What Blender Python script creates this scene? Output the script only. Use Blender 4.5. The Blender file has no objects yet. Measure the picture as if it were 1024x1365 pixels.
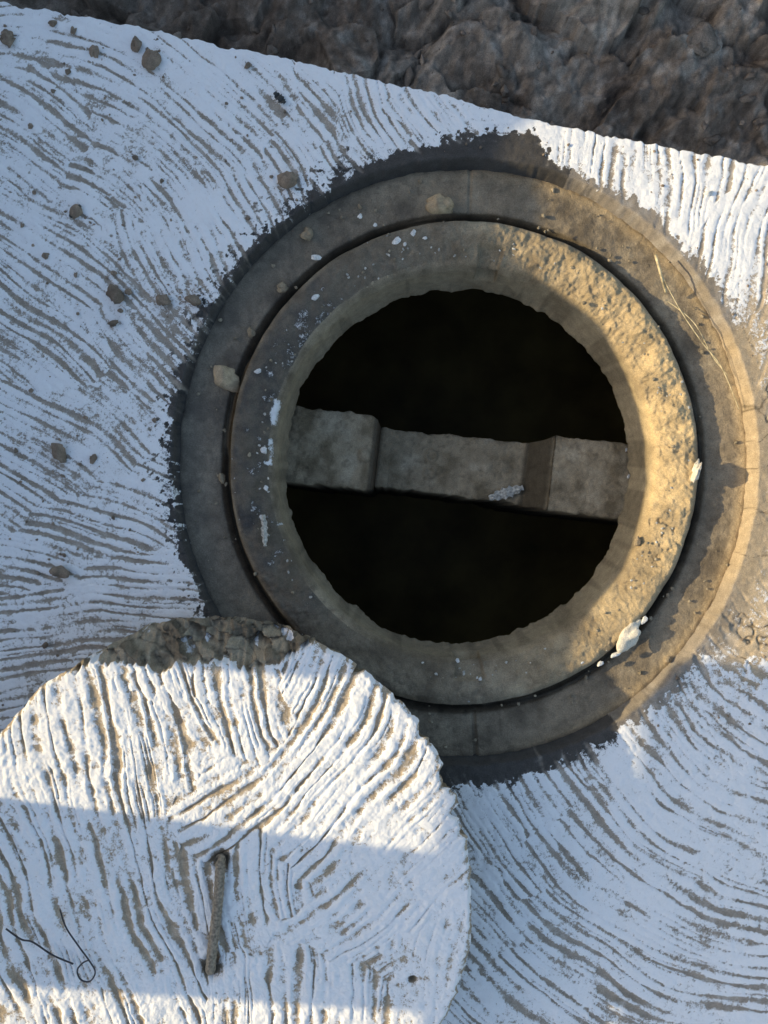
import bpy, bmesh, math
import numpy as np
from mathutils import Vector

S=0.0013; H=1.35; CU,CV=512.0,682.5
def P(u,v,z=0.0):
    k=(H-z)/H
    return (u-CU)*S*k, -(v-CV)*S*k
def topx(x,y): return x/S+CU, -y/S+CV

# ---------------------------------------------------------------- noise
_t={}
def tbl(seed):
    if seed not in _t: _t[seed]=np.random.RandomState(seed).rand(256,256)*2-1
    return _t[seed]
def vn(x,y,seed=0):
    T=tbl(seed); x=np.asarray(x,float); y=np.asarray(y,float)
    xi=np.floor(x).astype(np.int64); yi=np.floor(y).astype(np.int64)
    fx=x-xi; fy=y-yi; fx=fx*fx*(3-2*fx); fy=fy*fy*(3-2*fy)
    a=T[xi&255,yi&255]; b=T[(xi+1)&255,yi&255]; c=T[xi&255,(yi+1)&255]; d=T[(xi+1)&255,(yi+1)&255]
    return (a*(1-fx)+b*fx)*(1-fy)+(c*(1-fx)+d*fx)*fy
def fbm(x,y,seed=0,o=4,g=0.5):
    r=0;a=1;n=0
    for i in range(o):
        r=r+a*vn(x*2**i+i*17.3,y*2**i-i*9.1,seed+i); n+=a; a*=g
    return r/n
def worley(x,y,seed=0,ids=False):
    A=tbl(seed+100);B=tbl(seed+101)
    xi=np.floor(x).astype(np.int64); yi=np.floor(y).astype(np.int64)
    m=np.full(x.shape,9.0); m2=np.full(x.shape,9.0); I=np.zeros(x.shape); J=np.zeros(x.shape)
    for i in (-1,0,1):
        for j in (-1,0,1):
            a_=(xi+i)&255; b_=(yi+j)&255
            cx=xi+i+.5+.45*A[a_,b_]; cy=yi+j+.5+.45*B[a_,b_]
            d=np.hypot(x-cx,y-cy)
            if ids:
                c=d<m; I=np.where(c,A[b_,a_]*(x-cx)+B[b_,a_]*(y-cy),I); J=np.where(c,A[b_,(a_+7)&255],J)
            m2=np.minimum(m2,np.maximum(m,d)); m=np.minimum(m,d)
    return (m,m2,I,J) if ids else (m,m2)
def ss(a,b,x):
    t=np.clip((x-a)/(b-a),0,1); return t*t*(3-2*t)
def lerp(a,b,t): return a+(b-a)*t
def colmix(c,new,t):
    return c+(np.array(new)-c)*t[...,None]

# ---------------------------------------------------------------- mesh helpers
def mesh_obj(name,V,F,mat,attrs=None,col=None,smooth=True,parent=None):
    me=bpy.data.meshes.new(name)
    V=np.asarray(V,np.float32); F=np.asarray(F,np.int32); k=F.shape[1]
    me.vertices.add(len(V)); me.vertices.foreach_set('co',V.ravel())
    me.loops.add(F.size); me.loops.foreach_set('vertex_index',F.ravel())
    me.polygons.add(len(F))
    me.polygons.foreach_set('loop_start',np.arange(0,F.size,k,dtype=np.int32))
    me.polygons.foreach_set('loop_total',np.full(len(F),k,np.int32))
    me.polygons.foreach_set('use_smooth',np.full(len(F),smooth,bool))
    me.update(calc_edges=True)
    if attrs:
        for n,a in attrs.items():
            at=me.attributes.new(n,'FLOAT','POINT'); at.data.foreach_set('value',np.asarray(a,np.float32).ravel())
    if col is not None:
        at=me.attributes.new('basecol','FLOAT_COLOR','POINT')
        c=np.ones((len(V),4),np.float32); c[:,:3]=np.asarray(col).reshape(-1,3); at.data.foreach_set('color',c.ravel())
    me.validate()
    ob=bpy.data.objects.new(name,me); bpy.context.collection.objects.link(ob)
    me.materials.append(mat)
    if parent: ob.parent=parent
    return ob
def grid_faces(nr,nc,wrap=False,keep=None,flip=False):
    i=np.arange(nr-1)[:,None]; j=np.arange(nc if wrap else nc-1)[None,:]
    j2=(j+1)%nc
    a=i*nc+j; b=i*nc+j2; c=(i+1)*nc+j2; d=(i+1)*nc+j
    F=np.stack([a,b,c,d],-1).reshape(-1,4)
    if flip: F=F[:,::-1]
    if keep is not None:
        k=keep.ravel(); F=F[k[F].all(1)]
    return F
def tube(path,rad,seg=8):
    path=[Vector(p) for p in path]; V=[];F=[]
    n=len(path)
    for i,p in enumerate(path):
        t=(path[min(i+1,n-1)]-path[max(i-1,0)]).normalized()
        up=Vector((0,0,1)) if abs(t.z)<.9 else Vector((1,0,0))
        a=t.cross(up).normalized(); b=a.cross(t)
        r=rad[i] if hasattr(rad,'__len__') else rad
        for s in range(seg):
            an=2*math.pi*s/seg; V.append(p+a*math.cos(an)*r+b*math.sin(an)*r)
    for i in range(n-1):
        for s in range(seg):
            s2=(s+1)%seg; F.append((i*seg+s,i*seg+s2,(i+1)*seg+s2,(i+1)*seg+s))
    for base in (0,(n-1)*seg):
        for s in range(0,seg-2,2):
            F.append((base,base+s+1,base+s+2,base+(s+3)%seg if s+3<seg else base+s+2))
    F=[f for f in F if len(set(f))==4]
    return np.array([tuple(v) for v in V]),np.array(F)
def catmull(pts,n=8):
    pts=[Vector(p) for p in pts]; out=[]
    P_=[pts[0]]+pts+[pts[-1]]
    for i in range(1,len(P_)-2):
        for k in range(n):
            t=k/n;a,b,c,d=P_[i-1:i+3]
            out.append(.5*((2*b)+(c-a)*t+(2*a-5*b+4*c-d)*t*t+(3*b-a-3*c+d)*t**3))
    out.append(pts[-1]); return out
_b=bmesh.new(); bmesh.ops.create_icosphere(_b,subdivisions=3,radius=1.0)
ICOV=np.array([v.co[:] for v in _b.verts]); ICOF=np.array([[v.index for v in f.verts] for f in _b.faces]); _b.free()
class Blobs:
    def __init__(s): s.V=[];s.F=[];s.C=[];s.n=0
    def add(s,x,y,z,sx,sy,sz,rot,seed,col,rough=.35,ang=0.0):
        v=ICOV.copy()
        r=1+rough*fbm(v[:,0]*1.3+seed*3.1+v[:,2]*.9,v[:,1]*1.3+seed*1.7-v[:,2]*1.1,40,3)+.16*fbm(v[:,0]*5+seed,v[:,1]*5+v[:,2]*4,44,3)
        v=v*r[:,None]
        if ang>0:
            rs=np.random.RandomState(seed+5)
            for _ in range(9):
                nrm=rs.randn(3); nrm/=np.linalg.norm(nrm); d=v@nrm; lim=1-ang*rs.rand()
                v=v-.8*np.clip(d-lim,0,None)[:,None]*nrm
        v=v*np.array([sx,sy,sz]); c,q=math.cos(rot),math.sin(rot)
        X=v[:,0]*c-v[:,1]*q; Y=v[:,0]*q+v[:,1]*c
        s.V.append(np.stack([X+x,Y+y,v[:,2]+z],1)); s.F.append(ICOF+s.n); s.n+=len(v)
        cc=np.tile(np.array(col),(len(v),1))*(1+.25*fbm(v[:,0]*150,v[:,1]*150,60,2))[:,None]; s.C.append(cc)
    def build(s,name,mat):
        return mesh_obj(name,np.concatenate(s.V),np.concatenate(s.F),mat,{'wm':np.full(s.n,-2.0)},np.concatenate(s.C))

# ---------------------------------------------------------------- materials
def limewash(name,bump=.35,rough=.9,white=(.90,.90,.905),grain=1.0):
    m=bpy.data.materials.new(name); m.use_nodes=True; nt=m.node_tree; N=nt.nodes; L=nt.links
    b=N['Principled BSDF']; b.inputs['Roughness'].default_value=rough
    b.inputs['Specular IOR Level'].default_value=.25
    tc=N.new('ShaderNodeTexCoord')
    def noise(sc,de=5,ro=.6):
        n=N.new('ShaderNodeTexNoise'); n.inputs['Scale'].default_value=sc; n.inputs['Detail'].default_value=de; n.inputs['Roughness'].default_value=ro
        L.new(tc.outputs['Object'],n.inputs['Vector']); return n.outputs['Fac']
    def M(op,a,b_,c=None,clamp=False):
        n=N.new('ShaderNodeMath'); n.operation=op; n.use_clamp=clamp
        for i,x in enumerate((a,b_,c)):
            if x is None: continue
            if isinstance(x,(int,float)): n.inputs[i].default_value=x
            else: L.new(x,n.inputs[i])
        return n.outputs[0]
    def att(nm,o):
        n=N.new('ShaderNodeAttribute'); n.attribute_name=nm; return n.outputs[o]
    def mix(f,a,b_,mode='MIX'):
        n=N.new('ShaderNodeMix'); n.data_type='RGBA'; n.blend_type=mode
        for s_,x in ((0,f),(6,a),(7,b_)):
            if isinstance(x,tuple): n.inputs[s_].default_value=(*x,1)
            elif isinstance(x,(int,float)): n.inputs[s_].default_value=x
            else: L.new(x,n.inputs[s_])
        return n.outputs[2]
    n1=noise(170,6,.65); n2=noise(520,4,.6); n3=noise(22,4,.6); n4=noise(60,4,.6)
    w=att('wm','Fac')
    t=M('MULTIPLY_ADD',M('SUBTRACT',n1,.5),1.5,w)
    t=M('MULTIPLY_ADD',M('SUBTRACT',n2,.5),.8,t)
    fac=M('MULTIPLY_ADD',M('SUBTRACT',t,.5),4.0,.5,True)
    g=M('MULTIPLY_ADD',M('SUBTRACT',n2,.5),1.3*grain,1.0)
    g2=M('MULTIPLY_ADD',M('SUBTRACT',n4,.5),.9*grain,1.0)
    gg=M('MULTIPLY',g,g2)
    cmb=N.new('ShaderNodeCombineColor'); [L.new(gg,cmb.inputs[i]) for i in range(3)]
    base=mix(1.0,att('basecol','Color'),cmb.outputs[0],'MULTIPLY')
    wd=M('MULTIPLY_ADD',M('SUBTRACT',n3,.5),2.2,.0,True)
    wh=mix(M('MULTIPLY',wd,.35),white,(.76,.73,.68))
    wh=mix(M('MULTIPLY_ADD',M('SUBTRACT',n1,.53),1.4,.0,True),wh,(.68,.65,.60))
    col=mix(fac,base,wh); L.new(col,b.inputs['Base Color'])
    hgt=M('MULTIPLY_ADD',n1,.8,M('MULTIPLY',n2,.5)); hgt=M('MULTIPLY_ADD',fac,.35,hgt)
    bp=N.new('ShaderNodeBump'); bp.inputs['Strength'].default_value=bump; bp.inputs['Distance'].default_value=.004
    L.new(hgt,bp.inputs['Height']); L.new(bp.outputs[0],b.inputs['Normal'])
    return m
MAT_SLAB=limewash('limewashed_concrete',.42)
MAT_CONC=limewash('raw_concrete',.7)
MAT_SOIL=limewash('soil_material',.9,.95,grain=1.2)
MAT_STONE=limewash('stone_material',.7)
def simple(name,c,rough=.8,scale=150,metal=0,var=.5,spec=.3):
    m=bpy.data.materials.new(name); m.use_nodes=True; N=m.node_tree.nodes; L=m.node_tree.links
    b=N['Principled BSDF']; b.inputs['Roughness'].default_value=rough; b.inputs['Metallic'].default_value=metal; b.inputs['Specular IOR Level'].default_value=spec
    tc=N.new('ShaderNodeTexCoord'); n=N.new('ShaderNodeTexNoise'); n.inputs['Scale'].default_value=scale; n.inputs['Detail'].default_value=5
    L.new(tc.outputs['Object'],n.inputs['Vector'])
    r=N.new('ShaderNodeValToRGB'); r.color_ramp.elements[0].position=.3; r.color_ramp.elements[1].position=.7
    r.color_ramp.elements[0].color=(*[x*(1-var) for x in c],1); r.color_ramp.elements[1].color=(*[min(1,x*(1+var)) for x in c],1)
    L.new(n.outputs['Fac'],r.inputs[0]); L.new(r.outputs[0],b.inputs['Base Color'])
    bp=N.new('ShaderNodeBump'); bp.inputs['Strength'].default_value=.5; bp.inputs['Distance'].default_value=.002
    L.new(n.outputs['Fac'],bp.inputs['Height']); L.new(bp.outputs[0],b.inputs['Normal'])
    return m

# ---------------------------------------------------------------- comb strokes
def strokes(u,v,patches,seed,warp=22,gw=.17):
    wu=u+warp*fbm(u/70,v/70,seed,3); wv=v+warp*fbm(u/70+31,v/70+5,seed+3,3)
    D=np.stack([np.hypot(wu-p[0],wv-p[1])*p[2] for p in patches],0)
    idx=np.argmin(D,0); s=np.zeros_like(u); t=np.zeros_like(u); amp=np.ones_like(u)
    for i,p in enumerate(patches):
        m=idx==i; U=u[m];Vv=v[m]
        if p[3]=='l':
            a=math.radians(p[4][0]); k=p[4][1]
            ox,oy=(p[4][2],p[4][3]) if len(p[4])>2 else (p[0],p[1])
            du=U-ox; dv=Vv-oy
            tt=du*math.cos(a)+dv*math.sin(a); s_=-du*math.sin(a)+dv*math.cos(a)+k*tt*tt*1e-3
            key=(ox*.013+oy*.029)
        else:
            cx,cy=p[4]; s_=np.hypot(U-cx,Vv-cy); tt=np.arctan2(Vv-cy,U-cx)*400; key=cx*.013+cy*.029
        s[m]=s_/p[5]+key; t[m]=tt+key*300; amp[m]=p[6]
    # spacing itself drifts, plus hand wobble
    s=s+1.1*fbm(u/150,v/150,seed+7,2)+.15*vn(s*.5,t/45,seed+9)+.07*vn(s*1.1,t/14,seed+10)
    k=np.floor(s); f=s-k
    j=.5+.22*vn(k*1.7+.5,t/160,seed+20)
    wd=gw*(1+1.1*vn(k*2.3+.5,t/80,seed+21)+.45*vn(k*3.1,t/20,seed+22))
    wd=np.clip(wd,.03,.6)
    g=np.exp(-np.abs((f-j)/wd)**2.4)
    dep=np.clip(.88+.9*vn(k*1.3+.5,t/100,seed+23)+.3*vn(k*1.9,t/25,seed+24),.0,1.25)
    g2=np.exp(-np.abs((((s*2.0+.3)%1)-.5)/.16)**2)*np.clip(1.3*vn(k*1.1,t/60,seed+26),0,1)
    smear=ss(.12,.45,fbm(u/46,v/46,seed+30,3))
    g=np.maximum(g*dep,.75*g2)*(1-.6*smear)
    h=1-g+.16*vn(s*2.3,t/22,seed+12)+.18*fbm(u/5,v/5,seed+14,3,.6)
    return h,amp,s,t

# ---------------------------------------------------------------- ring constants
RU,RV,EL=620.0,615.0,1.035
def ringpolar(u,v):
    return np.hypot(u-RU,(v-RV)/EL), np.degrees(np.arctan2(-(v-RV),u-RU))%360
def vedge(u):
    return np.interp(u,[-500,-200,0,130,350,600,730,1024,1600],[-110,-45,2,27,72,130,166,222,330])+3.5*fbm(u/30,u*0,201,3)+1.8*vn(u/5,u*0,205)

# ---------------------------------------------------------------- SLAB
def axis(lo,f0,f1,hi,fine,coarse):
    a=np.arange(f0,f1,fine); b=np.arange(f1,hi+coarse,coarse); c=np.arange(f0-coarse,lo-coarse,-coarse)[::-1]
    return np.concatenate([c,a,b])
us=axis(-450,-20,1050,1500,1.6,7.0)
ts=np.concatenate([[-7,-5,-3,-1.5],np.arange(0,1390,1.6),np.arange(1390,1900,7.0)])
T_,U_=np.meshgrid(ts,us,indexing='ij')
U=U_.copy(); V=vedge(U)+T_
rr,th=ringpolar(U,V)
C1=(-10,470)
patches=[
 (230,150,1,'r',C1,14,1),(130,90,1,'r',C1,14,1),(330,120,1,'r',C1,14,1),(60,190,1,'r',(-120,420),14,1),(150,240,1,'r',C1,14,1),(270,270,1,'r',C1,13,1),
 (60,330,1,'r',(-330,900),13,1),(60,470,1,'r',(-330,900),13,1),(150,400,1,'r',(-330,900),13,1),(140,560,1,'r',(-330,1150),13,1),(50,620,1,'r',(-330,1150),13,1),
 (215,340,1,'l',(66,1.5),13,1),(205,470,1,'l',(48,1.0),13,1),
 (170,690,1,'r',(-60,1300),13,1),(70,730,1,'r',(-60,1300),13,1),(180,790,1,'l',(2,-.8,150,800),13,1),(60,850,1,'l',(2,-.8,150,800),13,1),
 (400,150,1,'r',(40,420),13,1),(480,165,1,'l',(62,1.2),13,1),(570,165,1,'l',(52,1.0),13,1),(655,155,1,'l',(8,-1),11,.9),
 (790,230,1,'l',(95,.3,900,255),16,1),(900,255,1,'l',(95,.3,900,255),16,1),(1000,330,1,'l',(103,.2),15,1),(1030,480,1,'l',(112,.2),16,.8),(1020,780,1,'l',(50,.4),17,.6),
 (980,950,1,'r',(1100,800),17,1),(900,1050,1,'r',(1100,800),17,1),(780,1150,1,'r',(1100,800),17,1),(950,1240,1,'r',(1100,800),17,1),
 (690,1100,1,'r',(1020,860),16,1),(680,1230,1,'r',(1100,800),17,1),(720,1330,1,'r',(1040,860),17,1),(880,1350,1,'r',(1100,800),17,1),
 (300,1100,1,'l',(40,.3),16,1),(-200,400,1,'l',(30,.3),16,1),(-200,1000,1,'l',(100,.3),16,1),(1250,500,1,'l',(110,.3),16,1),(1250,1200,1,'l',(10,.3),16,1),
 (300,1550,1,'l',(60,.3),16,1),(900,1700,1,'l',(20,.3),16,1)]
h,amp,s_,t_=strokes(U,V,patches,300,warp=55)
Rw=np.interp(th,[0,30,60,72,78,90,97,110,120,135,160,180,200,215,240,270,285,300,315,340,360],
               [404,400,398,390,426,418,402,397,394,392,389,387,387,388,394,412,402,400,398,402,404])
edge=rr-Rw-15*fbm(U/16,V/16,330,4)-11*(h-.5)-7*fbm(U/4,V/4,334,2)
low=fbm(U/150,V/150,340,3); mid=fbm(U/38,V/38,344,3); fin=fbm(U/10,V/10,348,3)
wm=.52+.66*(h-.50)*amp+.18*low+.26*mid+.22*fin
wm+=.04*ss(820,300,V)*ss(300,480,U)-.06*ss(300,150,U)*ss(40,160,V)
wm+=.25*np.exp(-np.abs(T_)/22)
sand=ss(930,1010,U+25*mid)*ss(330,470,V+30*low)*ss(960,860,V+30*mid)
wm-=.42*sand
wm=np.where(edge<0,-.6,wm); wm=wm-.30*np.exp(-np.clip(edge,0,None)/6)*(edge>=0)
base=np.zeros(U.shape+(3,))+np.array([.37,.32,.265])
base=colmix(base,(.28,.235,.18),ss(-.1,.5,mid)*.6)
base=colmix(base,(.60,.57,.53),ss(.0,.5,fin)*.30)
base=colmix(base,(.58,.45,.29),sand*.85)
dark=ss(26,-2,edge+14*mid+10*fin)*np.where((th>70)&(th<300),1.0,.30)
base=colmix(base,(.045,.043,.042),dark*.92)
spl=ss(.32,.45,fbm(U/6,V/6,356,3))*ss(50,5,edge)*((th>110)&(th<235)); wm=wm-1.0*spl; base=colmix(base,(.045,.045,.045),spl)
crk=np.exp(-(fbm(U/60,V/60,360,4)/.012)**2)*sand; base=colmix(base,(.10,.075,.045),crk*.8)
z=.0018*(h-.7)*amp+.004*low+.0015*mid-.003*crk
z=z*ss(-6,14,edge)+(.0010*fbm(U/7,V/7,350,3))
drop=ss(392,383,rr+2.0*fbm(U/12,V/12,352,3)); z=z-.055*drop
z=np.where(T_<0,-.004*(-T_)**1.0,z); z=np.where(T_<=-7,-.17,z); z=np.where(T_<=-5,np.minimum(z,-.05),z)
X=(U-CU)*S; Y=-(V-CV)*S
z[:,0]=-.17; z[:,-1]=-.17; z[-1,:]=-.17
keep=rr>374
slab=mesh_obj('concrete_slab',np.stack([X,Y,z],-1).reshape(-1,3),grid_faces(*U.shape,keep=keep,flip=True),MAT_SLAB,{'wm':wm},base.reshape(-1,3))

# ---------------------------------------------------------------- RING (cover seat and throat)
prof=np.array([(402,-.058),(390,-.034),(384,-.031),(332,-.036),(329,-.048),(325,-.060),(320,-.050),(316,-.016),(309,-.009),(295,-.010),(272,-.020),(262,-.028),(257,-.045),(252,-.138),(256,-.150),(300,-.156),(400,-.158)],float)
pp=prof.copy(); pp[:,1]/=S
dl=np.concatenate([[0],np.cumsum(np.hypot(*np.diff(pp,axis=0).T))])
q=np.concatenate([np.arange(0,dl[-3],1.4),[dl[-3],dl[-2],dl[-1]]])
pr=np.interp(q,dl,prof[:,0]); pz=np.interp(q,dl,prof[:,1])
ker=np.array([1,2,3,2,1])/9.
n_=len(q)-3
pr[2:n_-2]=np.convolve(pr[:n_],ker,'valid'); pz[2:n_-2]=np.convolve(pz[:n_],ker,'valid')
NA=1500
an=np.linspace(0,2*math.pi,NA,endpoint=False)
R,A=np.meshgrid(pr,an,indexing='ij'); Z=np.repeat(pz[:,None],NA,1)
deg=np.degrees(A)
cu,su=np.cos(A),np.sin(A)
px=RU+R*cu; py=RV-R*su*EL
thr=ss(-.03,-.06,Z)*(R<262)
R=R+3.0*fbm(cu*3+5,su*3,400,4)+thr*(2.0*fbm(cu*9+Z*20,su*9+Z*14,404,3))
bot=ss(-.10,-.14,Z)*(R<275)
R=R+bot*(3.0*fbm(cu*6,su*6,410,3)+5.0*np.clip(fbm(cu*17,su*17,413,4),-1,.25)-1)
ledge=ss(318,308,R)*ss(252,262,R)*(Z>-.06)
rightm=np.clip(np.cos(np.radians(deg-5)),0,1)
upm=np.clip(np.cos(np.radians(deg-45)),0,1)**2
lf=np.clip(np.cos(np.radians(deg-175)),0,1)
Z=Z+ledge*(.0035+.0030*rightm+.006*upm+.003*lf)*fbm(px/22,py/22,420,5,.64)
pit=ss(.3,.6,fbm(px/7,py/7,423,2))*(rightm+.5*lf)*ledge*ss(-.1,.4,fbm(px/50,py/50,424,2)); Z=Z-.003*pit
Z=Z+.0018*fbm(px/9,py/9,425,4)+.003*fbm(px/60,py/60,428,2)*(Z>-.06)
groove=np.exp(-((R-324)/4)**2)
Z=Z+groove*.018*ss(.0,.4,fbm(cu*4+9,su*4,430,3))*(Z>-.07)
def adist(d): return np.abs((deg-d+180)%360-180)*math.pi/180*R
for d_,wd_ in ((82.5,17),(271.5,20)):
    m=ss(wd_+3,wd_-2,adist(d_)*(1+.25*ss(290,255,R)))
    R=R+m*16*thr*ss(-.09,-.06,Z)
    Z=Z-m*.012*ss(286,280,R)*ledge
Z=Z-.006*ss(4,1.5,adist(272.5))*(R>330)-.003*ss(3,1,adist(88.5))*(R>330)
X=(RU+R*cu-CU)*S; Y=-(RV-R*su*EL-CV)*S
PX,PY=topx(X,Y)
c=np.zeros(R.shape+(3,))+np.array([.25,.205,.145])
f1=fbm(PX/30,PY/30,440,4); f2=fbm(PX/8,PY/8,446,3); f3=fbm(PX/90,PY/90,449,3)
c=colmix(c,(.37,.31,.22),ss(0,.6,f1)*.8); c=colmix(c,(.13,.105,.075),ss(0,.5,-f1)*.75); c=colmix(c,(.12,.10,.075),ss(.2,.6,f2)*.45)
c=colmix(c,(.36,.29,.20),ss(.1,.5,f3)*.4*(R>330))
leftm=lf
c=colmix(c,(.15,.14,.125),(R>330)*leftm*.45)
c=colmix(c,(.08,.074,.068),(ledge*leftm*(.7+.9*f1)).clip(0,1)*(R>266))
c=colmix(c,(.60,.45,.25),ledge*rightm*(.8+.5*f1).clip(0,1))  # sunlight painted into the colour: right side of ledge lightened
c=colmix(c,(.37,.30,.195),thr*.6); c=colmix(c,(.52,.40,.235),thr*rightm*.6)
c=c*(1-.30*thr*ss(0,.4,fbm(cu*14,su*14+Z*4,451,3)))[...,None]
c=colmix(c,(.030,.026,.02),np.exp(-((R-325)/5)**2)*.9*(Z>-.08))
c=colmix(c,(.25,.15,.06),np.exp(-((R-320)/3)**2)*ss(120,160,deg)*ss(235,205,deg)*.7)
c=colmix(c,(.56,.42,.24),ss(395,384,R)*ss(368,384,R)*rightm*.7)  # outer rim wall on the right painted lighter, as if sunlit
wmr=-.35+.0*R
band=ss(258,270,R)*ss(312,292,R)*(Z>-.06)
wmr=wmr+band*(.76*ss(110,150,deg)*ss(255,205,deg)+.40*ss(60,90,deg)*ss(150,120,deg)+.35*ss(230,260,deg)*ss(330,300,deg))*ss(-.15,.5,f1+.6*f2)
wmr=wmr+.95*np.exp(-((R-263)/6)**2)*ss(150,165,deg)*ss(215,200,deg)*(Z>-.06)*ss(-.5,.2,f1)
wmr=wmr+.35*rightm*ledge*ss(.1,.5,f2)
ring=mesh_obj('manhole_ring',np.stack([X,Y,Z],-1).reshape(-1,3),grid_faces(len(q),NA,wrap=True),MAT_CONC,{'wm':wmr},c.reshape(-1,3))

# ---------------------------------------------------------------- TANK below
def box_tank():
    x0,x1,y0,y1,z0,z1=-.55,.85,-.62,.80,-1.35,-.159
    bm=bmesh.new(); bmesh.ops.create_cube(bm,size=1)
    for v in bm.verts:
        v.co.x=x0 if v.co.x<0 else x1; v.co.y=y0 if v.co.y<0 else y1; v.co.z=z0 if v.co.z<0 else z1
    top=[f for f in bm.faces if f.normal.z>.5]; bmesh.ops.delete(bm,geom=top,context='FACES')
    bmesh.ops.reverse_faces(bm,faces=bm.faces)
    me=bpy.data.meshes.new('septic_tank'); bm.to_mesh(me); bm.free()
    ob=bpy.data.objects.new('septic_tank',me); bpy.context.collection.objects.link(ob)
    me.materials.append(simple('damp_concrete',(.25,.20,.11),.7,12)); return ob
box_tank()
wv=np.array([(-.54,-.61,-.85),(.84,-.61,-.85),(.84,.79,-.85),(-.54,.79,-.85)])
water=mesh_obj('water',wv,np.array([(0,1,2,3)]),simple('murky_water',(.15,.11,.04),.5,6,spec=.12),smooth=False)

a0=Vector((*P(383,590,-.165),0)); a1=Vector((*P(842,643,-.165),0))
dv=(a1-a0); Lw=dv.length; dv.normalize(); nv=Vector((-dv.y,dv.x,0))
st=[(-.55,-.160,.074),(-.02,-.160,.074),(.235,-.160,.0745),(.243,-.161,.073),(.252,-.166,.071),(.262,-.24,.062),(.30,-.25,.0615),(.69,-.25,.0615),(.715,-.245,.062),(.758,-.168,.071),(.766,-.160,.0735),(1.02,-.160,.074),(1.5,-.160,.074)]
tt=np.unique(np.concatenate([np.array([x[0] for x in st]),np.arange(-.55,1.5,.0035)]))
tz=np.interp(tt,[x[0] for x in st],[x[1] for x in st]); tw=np.interp(tt,[x[0] for x in st],[x[2] for x in st])
cs=np.concatenate([[-1.0,-1.0],[-1.0],np.linspace(-.985,.985,60),[1.0],[1.0,1.0]])
cz=np.concatenate([[-1.0,-.3],[-.005],np.zeros(60),[-.005],[-.3,-1.0]])
TT,CS=np.meshgrid(tt,cs,indexing='ij'); TZ=np.repeat(tz[:,None],len(cs),1); TW=np.repeat(tw[:,None],len(cs),1); CZ=np.repeat(cz[None],len(tt),0)
lx=TT*Lw; ly=CS*TW
ly=ly+np.abs(CS)**6*(.0035*fbm(lx*70,CS*2,500,4)-.006*np.clip(fbm(lx*25,CS*3,502,3),0,1))
WX=a0.x+dv.x*lx+nv.x*ly; WY=a0.y+dv.y*lx+nv.y*ly
WZ=TZ+CZ+(CZ>-.1)*(.0040*fbm(lx*60,ly*60,505,5,.6)+.003*fbm(lx*14,ly*14,506,2)-.005*np.abs(CS)**10)
for (bu,bv,br,bh) in ((575,607,7,.005),(573,630,7,.005),(486,607,9,.009),(460,565,4,.003)):
    bx,by=P(bu,bv,-.24 if bu>500 else -.16); d=np.hypot(WX-bx,WY-by)/(br*S*1.15); WZ=WZ+bh*np.clip(1-d**2,0,1)**.5*(CZ>-.1) if bh>.006 else WZ+bh*np.exp(-((d-1)/.3)**2)*(CZ>-.1)
wc=np.zeros(WX.shape+(3,))+np.array([.35,.285,.19]); wf=fbm(lx*25,ly*25,510,4); wg=fbm(lx*90,ly*90,515,3)
wc=colmix(wc,(.45,.38,.27),ss(0,.5,wf)*.8); wc=colmix(wc,(.18,.14,.085),ss(0,.5,-wf)*.8); wc=colmix(wc,(.15,.12,.08),ss(.2,.6,wg)*.5)
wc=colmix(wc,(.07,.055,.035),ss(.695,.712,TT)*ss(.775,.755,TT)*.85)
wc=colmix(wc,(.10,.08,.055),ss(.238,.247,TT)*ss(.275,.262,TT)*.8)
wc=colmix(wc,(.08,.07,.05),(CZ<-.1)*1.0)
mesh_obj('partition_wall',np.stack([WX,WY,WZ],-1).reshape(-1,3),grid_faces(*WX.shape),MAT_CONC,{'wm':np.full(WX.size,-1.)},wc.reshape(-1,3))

# ---------------------------------------------------------------- COVER
cover=bpy.data.objects.new('manhole_cover',None); bpy.context.collection.objects.link(cover)
ZT=.14
ccx,ccy=P(265,1190,ZT); CR=365*S*(H-ZT)/H
NA=1500
an=np.linspace(0,2*math.pi,NA,endpoint=False); dg=np.degrees(an)
Rt=np.interp(dg,[0,20,60,80,100,120,140,160,180,270,320,340,360],[365,367,371,367,360,345,340,345,352,362,368,372,365])/365*CR
Rt=Rt+.0050*fbm(np.cos(an)*5,np.sin(an)*5,600,3)+.0036*fbm(np.cos(an)*25,np.sin(an)*25,603,3)
chipR=np.clip(fbm(np.cos(an)*12+3,np.sin(an)*12,606,3)-.15,0,1)*.045*((dg>300)|(dg<55)); Rt=Rt-chipR
fr=np.linspace(0,1,250)
G,A=np.meshgrid(fr,an,indexing='ij'); Rr=G*Rt[None,:]
X=ccx+Rr*np.cos(A); Y=ccy+Rr*np.sin(A)
uu=X/(S*(H-ZT)/H)+CU; vv=-Y/(S*(H-ZT)/H)+CV
CA=(108,765); LL=(75,.12,150,1100); LB=(90,.1,420,1330)
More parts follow.
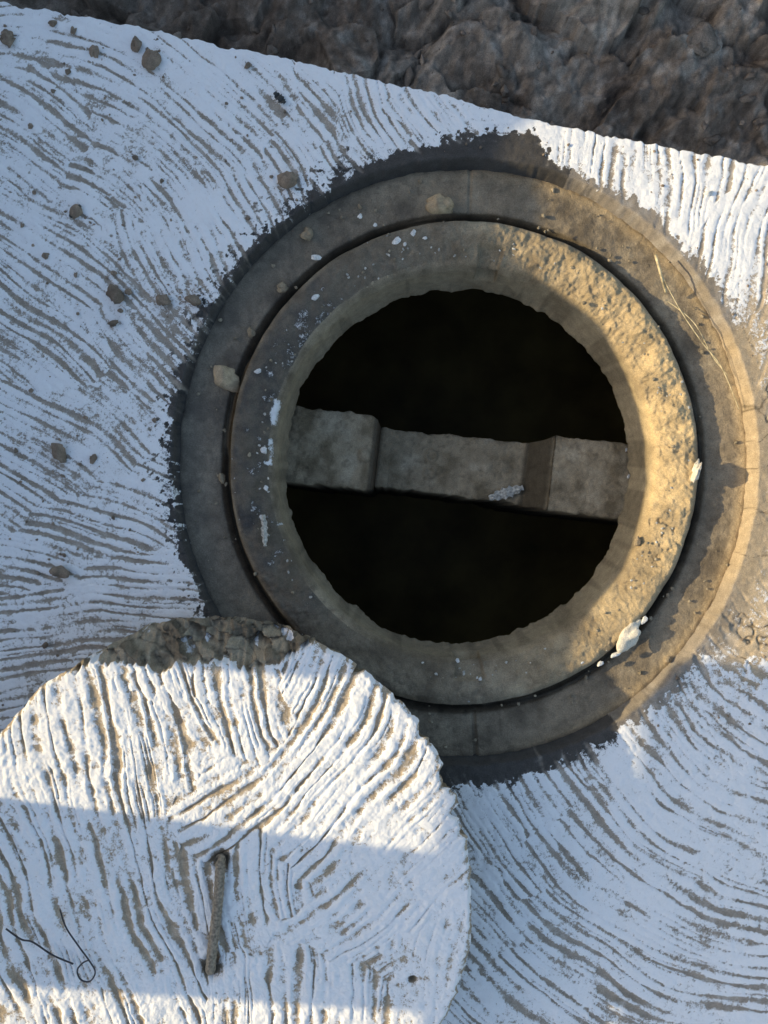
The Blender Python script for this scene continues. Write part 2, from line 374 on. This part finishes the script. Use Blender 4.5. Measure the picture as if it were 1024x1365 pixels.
cp=[(60,1050,1,'l',LL,18,1),(110,960,1,'l',LL,18,1),(190,1000,1,'l',LL,18,1),(70,1180,1,'l',LL,18,1),(190,1180,1,'l',LL,18,1),(120,1320,1,'l',LL,18,1),(230,920,1,'l',(68,.3),16,1),(250,1290,1,'l',LL,18,1),
    (320,950,1,'l',(80,1.2),16,.9),(340,1060,1,'r',CA,16,1),(410,960,1,'r',CA,16,1),(470,1000,1,'r',CA,16,1),(510,920,1,'r',CA,16,1),(560,1040,1,'r',CA,16,.8),(430,1150,1,'r',CA,16,1),(480,1230,1,'r',CA,16,.9),(560,1160,1,'r',CA,16,.45),(350,1180,1,'l',(82,.5),17,1),
    (590,1290,1,'l',(95,0),17,.3),(420,1330,1,'l',LB,17,1),(340,1330,1,'l',LB,17,1),(250,1500,1,'l',LL,18,1),(480,1420,1,'l',LB,17,.8)]
h,amp,s_,t_=strokes(uu,vv,cp,620,warp=60,gw=.21)
low=fbm(uu/130,vv/130,640,3); mid=fbm(uu/30,vv/30,644,3); fin=fbm(uu/9,vv/9,646,3)
wm=.63+.68*(h-.5)*amp-.10*amp+.12*low+.28*mid+.28*fin+.10*ss(300,520,uu)
base=np.zeros(uu.shape+(3,))+np.array([.42,.34,.245]); base=colmix(base,(.30,.24,.17),ss(0,.5,mid)*.6)
base=colmix(base,(.62,.56,.48),ss(.0,.5,fin)*.3)
Z=ZT+.0036*(h-.7)*amp+.004*low+.002*mid+.0016*fin+.0006*fbm(uu/5,vv/5,650,2)
vch=np.interp(uu,[60,90,140,210,290,340,392,425,455],[870,900,884,893,886,890,877,852,800])+9*fbm(uu/16,uu*0,655,3)+4*vn(uu/4,uu*0,657)
cd=(vch-vv); ch=np.clip(cd/48,0,1)
rough_=fbm(uu/28,vv/28,660,4,.55)
wxx=(uu+.35*vv)/30+.5*fbm(uu/20,vv/20,665,3); wyy=(vv-.5*uu)/17+.5*fbm(uu/20+9,vv/20,668,3)
w1,w2,fi,fj=worley(wxx,wyy,9,True)
Z=Z-(cd>0)*(.006*np.clip(cd/4,0,1)+.040*ch+(.016*fi+.012*fj+.016*rough_+.003*fbm(uu/6,vv/6,672,3)+.004)*np.clip(cd/9,0,1))
wm=wm-1.2*ss(0,5,cd)+1.3*ss(.35,.6,.5*fj+.5*rough_+.1)*(cd>0)
base=colmix(base,(.36,.30,.215),ss(0,5,cd)); base=colmix(base,(.14,.115,.08),ss(0,5,cd)*ss(.1,.6,-fj)*.7); base=colmix(base,(.05,.04,.03),ss(0,5,cd)*ss(.12,.0,w2-w1)*.55)
Z=Z-.006*ss(.985,1.0,G)
wm=wm-.6*ss(.985,1.0,G)*(fbm(uu/10,vv/10,670,2)>-.1)
for (hu,hv) in ((294,1146),(282,1290)):
    d=np.hypot((uu-hu)/13,(vv-hv)/15); Z=Z-.012*np.exp(-d**4); wm=wm-.8*np.exp(-d**4); base=colmix(base,(.14,.12,.09),np.exp(-d**4)*.8)
d=np.hypot((uu-550)/6,(vv-1307)/5); Z=Z-.008*np.exp(-d**4); wm=wm-.8*np.exp(-d**4); base=colmix(base,(.16,.13,.09),np.exp(-d**4))
ns=40; g=np.linspace(0,1,ns+1)[1:]
topz=Z[-1]
SG,SA=np.meshgrid(g,an,indexing='ij')
sw=fbm(np.cos(SA)*16+SG*2,np.sin(SA)*16+SG*3,680,4)
SR=Rt[None,:]*(1-.055*SG)+np.minimum(SG*8,1)*(.009*sw-.004)
SX=ccx+SR*np.cos(SA); SY=ccy+SR*np.sin(SA); SZ=topz[None,:]*(1-SG)+.002*SG
sc=np.zeros(SX.shape+(3,))+np.array([.24,.20,.14]); sc=colmix(sc,(.12,.10,.07),ss(0,.5,-sw))
swm=-.3+.55*ss(0,.5,sw)*ss(.5,.0,SG)
X=np.vstack([X,SX]);Y=np.vstack([Y,SY]);Z=np.vstack([Z,SZ]); wm=np.vstack([wm,swm]); base=np.concatenate([base,sc],0)
mesh_obj('disc',np.stack([X,Y,Z],-1).reshape(-1,3),grid_faces(X.shape[0],NA,wrap=True),MAT_SLAB,{'wm':wm},base.reshape(-1,3),parent=cover)
rust=simple('weathered_rebar',(.26,.215,.16),.75,260)
p=[]
for k in range(41):
    f=k/40; u_=lerp(294,282,f)+1.5*math.sin(f*5); v_=lerp(1143,1294,f); zz=ZT+.002+.008*math.sin(math.pi*f)**.5-(.02 if k in(0,40) else 0)
    p.append((*P(u_,v_,zz),zz))
V_,F_=tube(p,[.0075+.0007*(k%2) for k in range(41)],12); mesh_obj('handle',V_,F_,rust,parent=cover)
wire=simple('dark_wire',(.05,.045,.05),.5,200)
def px_tube(name,pts,rad,mat,parent=None,n=8):
    V_,F_=tube(catmull([(*P(u,v,z),z) for u,v,z in pts],n),rad,8); return mesh_obj(name,V_,F_,mat,parent=parent)
px_tube('wire_1',[(8,1238,.146),(28,1252,.150),(44,1256,.151),(70,1273,.150),(98,1285,.146)],.0013,wire,cover)
px_tube('wire_2',[(80,1212,.146),(88,1236,.151),(104,1260,.152),(120,1282,.150),(127,1296,.149),(120,1308,.148),(108,1306,.148),(103,1294,.148),(110,1284,.151),(118,1280,.153)],.0012,wire,cover)

# ---------------------------------------------------------------- GROUND
def gz(x,y):
    u,v=topx(x,y); e=(vedge(u)-v)*S
    inx=np.minimum(u+450,1500-u)*S; iny=(1900-(v-vedge(u)))*S
    ins=np.minimum(np.minimum(inx,iny),-e)
    wx=x+.045*fbm(x*7,y*7,690,4); wy=y+.045*fbm(x*7+7,y*7,693,4)
    w1,w2,fi,fj=worley(wx/.12,wy/.07,21,True)
    n=fbm(wx*5,wy*7,700,5,.55)
    rid=1-np.abs(fbm(wx*4+3,wy*6,720,5,.5))*2.2
    lump=.085*n+.022*(rid-.5)+(.030*fi+.022*fj)+.020*(.45-w1)-.014*np.abs(fbm(wx*18,wy*22,726,4,.55))+.02*fbm(x*2,y*2,710,3)+.005*fbm(x*60,y*60,730,4)
    topside=-.115+.12*ss(.05,.45,e)
    other=-.06+0*x
    zo=np.where(e>0,topside,other)+lump*np.where(e>0,1.0,.45)
    far=np.hypot(x,y); zo=zo*ss(9,4,far)+ss(4,9,far)*(.02*fbm(x/2,y/2,730,3))
    zo=np.where(e>0,np.minimum(zo,-.03+.6*e),zo)
    return lerp(zo,-.175,ss(-.012,.004,ins))
def gaxis(lo,f0,f1,hi,fine):
    a=list(np.arange(f0,f1,fine)); st_=fine; x=f1
    while x<hi: a.append(x); st_=min(st_*1.12,4); x+=st_
    b=[];st_=fine;x=f0-fine
    while x>lo: b.append(x); st_=min(st_*1.12,4); x-=st_
    return np.array(b[::-1]+a)
gx=gaxis(-70,-.75,.78,70,.0026); gy=gaxis(-70,.55,.98,70,.0026)
GY,GX=np.meshgrid(gy,gx,indexing='ij'); GZ=gz(GX,GY)
gc=np.zeros(GX.shape+(3,))+np.array([.22,.175,.135])
f=fbm(GX*9,GY*9,740,4); hh=fbm(GX*40,GY*40,745,4); fg=fbm(GX*110,GY*110,748,3)
gc=colmix(gc,(.34,.29,.235),ss(0,.5,f)*.8); gc=colmix(gc,(.12,.09,.07),ss(0,.5,-f)*.7); gc=colmix(gc,(.44,.39,.33),ss(.1,.5,hh)*.5); gc=colmix(gc,(.09,.07,.055),ss(.1,.5,-hh)*.5); gc=gc*(1+.6*fg)[...,None]
gc=colmix(gc,(.11,.085,.065),ss(.15,-.4,GX)*.5)
u_g,v_g=topx(GX,GY); keep=~((GX>-.53)&(GX<.83)&(GY>-.60)&(v_g>vedge(u_g)+15))
mesh_obj('ground',np.stack([GX,GY,GZ],-1).reshape(-1,3),grid_faces(*GX.shape,keep=keep),MAT_SOIL,{'wm':np.full(GX.size,-2.)},gc.reshape(-1,3))

# ---------------------------------------------------------------- SUN + ADDED SHADE BLOCKERS
ELV=math.radians(22.0); AZ=math.radians(5.0)
d=Vector((math.cos(AZ)*math.cos(ELV),-math.sin(AZ)*math.cos(ELV),-math.sin(ELV)))
XM=-1.62
def crest(u,v,z):
    x,y=P(u,v,z); k=(x-XM)/d.x
    return y-k*d.y, z-k*d.z
yA,_=crest(100,868,.12); yB,_=crest(60,1092,.14); yC,_=crest(60,1303,.14)
hn=crest(0,1000,.14)[1]-.03; hb=crest(660,1200,.14)[1]+.02
ytop=crest(740,158,0)[0]
cr=[]
for (u,v,z,off) in [(700,185,0,0),(660,330,-.012,0),(790,430,-.03,0),(845,520,-.05,0),(855,600,-.05,0),(862,680,-.05,0),(835,770,-.035,0),(785,840,-.02,0)]:
    y,hh_=crest(u,v,z)
    if y>yA+.012 and y<ytop-.01: cr.append((y,hh_))
cr.sort()
first=cr[0][1]; last=cr[-1][1]
cr+=[(yA,first),(yA-.012,hn),(yB+.012,hn),(yB,hb),(yC,hb),(yC-.012,hn),(yC-.30,hn),(yC-.34,hb),(yC-.5,hb),(yC-1.3,.05),(2.1,.15),(1.7,.85),(ytop+.03,.93),(ytop,last+.01)]
cr.sort()
cy_=np.array([c_[0] for c_ in cr]); ch_=np.array([c_[1] for c_ in cr])
hx=np.arange(-2.45,-.95,.018); hy=np.arange(-2.5,2.2,.009)
HY,HX=np.meshgrid(hy,hx,indexing='ij')
crest_h=np.interp(HY+.010*fbm(HX*0+HY*20,HY*0,803,3),cy_,ch_)+.012*fbm(HY*16,HY*0,800,3)
dd=np.abs(HX-XM)/.64; shape=np.clip(1-dd,0,1)**.9
w1,_=worley(HX/.07,HY/.07,31)
HZ=(crest_h+.10)*shape-.10+(.05*fbm(HX*8,HY*8,810,4)+.02*(.4-w1)-.012)*np.clip(dd*3,0,1)*(shape>0)
HZ=np.where((shape<=0),-.12,HZ); HZ[:,0]=-.2; HZ[:,-1]=-.2; HZ[0]=-.2; HZ[-1]=-.2
hc=np.zeros(HX.shape+(3,))+np.array([.28,.22,.16]); hc=colmix(hc,(.38,.31,.23),ss(0,.5,fbm(HX*14,HY*14,820,4)))
mesh_obj('added_shade_heap',np.stack([HX,HY,HZ],-1).reshape(-1,3),grid_faces(*HX.shape),MAT_SOIL,{'wm':np.full(HX.size,-2.)},hc.reshape(-1,3))  # added off-frame heap, crest shaped to cast the shade bands
lo=crest(640,1100,.14)[1]+.006
bm=bmesh.new(); bmesh.ops.create_cube(bm,size=1); y1_=yA+.05; y0_=yC-.52
for v in bm.verts:
    far_=v.co.y<0
    v.co=Vector((v.co.x*.12+XM,(y0_ if far_ else y1_),(lo if v.co.z<0 else lo+.15)-(.045 if far_ else 0)))
bmesh.ops.bevel(bm,geom=bm.edges[:],offset=.006,segments=2,affect='EDGES')
me=bpy.data.meshes.new('added_shade_baulk'); bm.to_mesh(me); bm.free(); tb=bpy.data.objects.new('added_shade_baulk',me); bpy.context.collection.objects.link(tb)  # added off-frame beam over the crest gap, blocks sun right of the cover
me.materials.append(simple('shade_baulk_wood',(.38,.28,.17),.8,30))
sun=bpy.data.lights.new('sun','SUN'); sun.energy=5.0; sun.angle=math.radians(.5); sun.color=(1,.80,.47)
so=bpy.data.objects.new('sun',sun); bpy.context.collection.objects.link(so); so.rotation_euler=d.to_track_quat('-Z','Y').to_euler(); so.location=(-4,0,3)

# ---------------------------------------------------------------- clods, stones, chips
rs=np.random.RandomState(7)
B=Blobs(); brown=(.25,.195,.145)
for (u,v,s) in [(125,68,8),(182,58,9),(202,78,11),(12,52,10),(97,40,5),(70,30,5),(90,95,4),(40,167,4),(152,390,13),(216,401,9),(171,388,5),(150,431,6),(258,400,9),(101,282,9),(385,240,13),(180,209,5),
                (45,256,3),(60,340,5),(78,603,12),(124,611,6),(78,763,12),(113,556,3),(330,86,4),(410,313,8),(335,444,6),(375,383,7),(295,637,6),(330,290,3),(215,240,3),(100,365,3),(28,300,3),(480,275,3),(190,640,3),(150,690,3),(40,520,3),(70,120,3),(560,240,3),(850,720,6),(890,880,5),(905,905,3),(700,880,4),(605,300,3),(60,860,4),(205,560,3),(20,600,3)]:
    onr=ringpolar(u,v)[0]<385
    z0=(-.03 if onr else 0)
    x,y=P(u,v,z0+.005); r=s*S*1.1
    B.add(x,y,z0+r*.4,r,r*rs.uniform(.7,1),r*.7,rs.rand()*6,rs.randint(900),(.34,.27,.18) if onr else np.array(brown)*rs.uniform(.75,1.3),.9,.45)
    for q_ in range(3 if s>7 else 0):
        a=rs.rand()*6.3; dd_=r*rs.uniform(1.1,2.6); r2=r*rs.uniform(.12,.28)
        B.add(x+dd_*math.cos(a),y+dd_*math.sin(a),z0+r2*.4,r2,r2*.8,r2*.7,0,rs.randint(900),np.array(brown)*1.1,.8,.4)
for k in range(200):
    a=rs.rand()*2*math.pi; rp=rs.uniform(262,385); u=RU+rp*math.cos(a); v=RV+rp*math.sin(a)*EL
    z0=-.03 if rp>322 else -.014; x=(u-CU)*S; y=-(v-CV)*S; r=rs.uniform(.8,3.2)*S
    B.add(x,y,z0+r*.3,r,r*.8,r*.8,rs.rand()*6,rs.randint(900),np.array((.33,.28,.2))*rs.uniform(.6,1.3),.5,.3)
for k in range(330):
    u=rs.uniform(-20,1040); v=rs.uniform(20,1000)
    if ringpolar(u,v)[0]<400 or v<vedge(u)+6: continue
    x=(u-CU)*S; y=-(v-CV)*S; r=rs.uniform(.8,2.4)*S
    B.add(x,y,r*.4,r,r*.8,r*.7,rs.rand()*6,rs.randint(900),np.array(brown)*rs.uniform(.7,1.6),.5,.3)
B.build('soil_clods',MAT_STONE)
B=Blobs()
for k in range(300):
    x=rs.uniform(-.8,.85); y0=-(float(vedge(np.array(topx(x,0)[0])))-CV)*S; y=y0+rs.uniform(.015,.42)
    r=.002+.014*rs.rand()**3.5
    if rs.rand()<.04: r=rs.uniform(.02,.045)
    z0=float(gz(np.array(x),np.array(y)))
    B.add(x,y,z0-r*.05,r,r*rs.uniform(.6,1),r*.7,rs.rand()*6,rs.randint(900),np.array((.26,.21,.165))*rs.uniform(.6,1.3),1.1,.6)
B.build('excavated_rubble',MAT_SOIL)
def stone(name,u,v,z,s,col,el=(1,.85,.75),rot=0,seed=1,mat=MAT_STONE):
    b=Blobs(); x,y=P(u,v,z+s*S*.5); r=s*S; b.add(x,y,z+r*el[2]*.7,r*el[0],r*el[1],r*el[2],rot,seed,col,1.0,.45); return b.build(name,mat)
stone('stone',591,273,-.025,18,(.46,.35,.22),(1.05,.75,.8),.0,11)
stone('stone.001',299,504,-.028,18,(.46,.36,.24),(.95,1.05,.85),.3,23)
stone('plaster_fragment',840,846,-.014,16,(.74,.68,.56),(1.45,.7,.35),.9,31)
stone('plaster_fragment.001',928,628,-.012,14,(.74,.69,.60),(.42,1.25,.9),-.25,37)
B=Blobs()
for (u,v,s,e) in [(528,321,7,.8),(420,344,9,.4),(552,311,5,.9),(540,325,4,.7),(566,318,4,.6),(350,690,4,1.4),(355,650,4,1),(352,600,4,1.3),(345,495,5,.8),(420,397,6,.7),(380,440,4,1),(480,288,4,1),(776,882,5,.8),(800,885,7,.5),(945,258,9,.4),(838,635,3,1),(835,600,3,.8),(335,520,3,1),(440,375,4,.5),(500,300,3,1),(610,880,3,1),(640,905,3,1),(385,235,3,1),(820,872,8,.4),(858,826,6,.6)]:
    z0=-.012 if ringpolar(u,v)[0]<322 else 0
    if (u,v) in ((838,635),(835,600)): z0=-.16
    x,y=P(u,v,z0); r=s*S; B.add(x,y,z0+r*.25,r,r*e,r*.4,rs.rand()*1.0,rs.randint(900),(.74,.73,.70),.6,.6)
for k in range(190):
    a=math.radians(rs.choice([rs.normal(175,28),rs.normal(110,22),rs.normal(0,40),rs.normal(285,20)])); rp=rs.uniform(264,314); u=RU+rp*math.cos(a); v=RV-rp*math.sin(a)*EL
    x=(u-CU)*S; y=-(v-CV)*S; r=rs.uniform(.8,2.5)*S
    B.add(x,y,-.014+r*.3,r,r*.7,r*.5,rs.rand()*6,rs.randint(900),np.array((.66,.64,.58))*rs.uniform(.5,1.1),.5,.4)
B.build('plaster_crumbs',MAT_STONE)
wood=simple('grey_wood',(.50,.48,.42),.8,200)
straw=simple('dry_straw',(.55,.46,.28),.7,100)
def chip(name,pts,wid,z,mat=wood,th=.004):
    (u0,v0),(u1,v1)=pts; n=14; V_=[]
    a=np.array(P(u0,v0,z)); b=np.array(P(u1,v1,z)); t=(b-a)/np.linalg.norm(b-a); nn=np.array([-t[1],t[0]])
    for i in range(n+1):
        f=i/n; c=a+(b-a)*f; w=wid*S*(math.sin(math.pi*min(max(f,.06),.94))**.45)*(1+.3*math.sin(i*2.3))
        for sg,zz in ((-1,0),(-1,th),(-.2,th*1.7),(.5,th*1.1),(1,th),(1,0)): V_.append((*(c+nn*w*sg*.5),z+zz+.002*math.sin(i*1.1)))
    return mesh_obj(name,np.array(V_),grid_faces(n+1,6,wrap=True),mat,smooth=False)
chip('wood_chip',((652,664),(697,650)),16,-.242)
chip('wood_chip.001',((352,686),(354,728)),8,-.008)
px_tube('straw',[(874,340,.004),(880,362,.010),(888,390,-.012)],.0024,straw)
px_tube('straw.001',[(880,362,.006),(905,410,-.002),(935,455,-.004),(962,490,-.012),(985,545,-.018)],.0009,straw)
px_tube('straw.002',[(888,400,-.006),(925,430,-.004),(950,475,-.015),(970,500,-.02)],.0009,straw)
leaf=simple('dark_leaf',(.05,.05,.05),.6,100)
chip('dry_leaf',((366,124),(380,138)),9,.004,leaf,.002)
chip('dry_leaf.001',((94,290),(108,274)),8,.004,leaf,.002)

# ---------------------------------------------------------------- WORLD / CAMERA
w=bpy.data.worlds.new('World'); bpy.context.scene.world=w; w.use_nodes=True; N=w.node_tree.nodes; L=w.node_tree.links
sky=N.new('ShaderNodeTexSky'); sky.sky_type='NISHITA'; sky.sun_disc=False; sky.sun_elevation=ELV; sky.sun_rotation=math.radians(275)
sky.air_density=1.2; sky.dust_density=2.0; sky.ozone_density=1.0
bg=N['Background']; bg.inputs['Strength'].default_value=.21; L.new(sky.outputs[0],bg.inputs['Color'])
cam=bpy.data.cameras.new('camera'); cam.sensor_fit='VERTICAL'; cam.sensor_height=24; cam.lens=12/((1365/2*S)/H); cam.clip_start=.01; cam.clip_end=500
co=bpy.data.objects.new('camera',cam); co.location=(0,0,H); bpy.context.collection.objects.link(co); bpy.context.scene.camera=co
sc=bpy.context.scene; sc.view_settings.view_transform='Standard'; sc.view_settings.look='None'; sc.view_settings.exposure=0
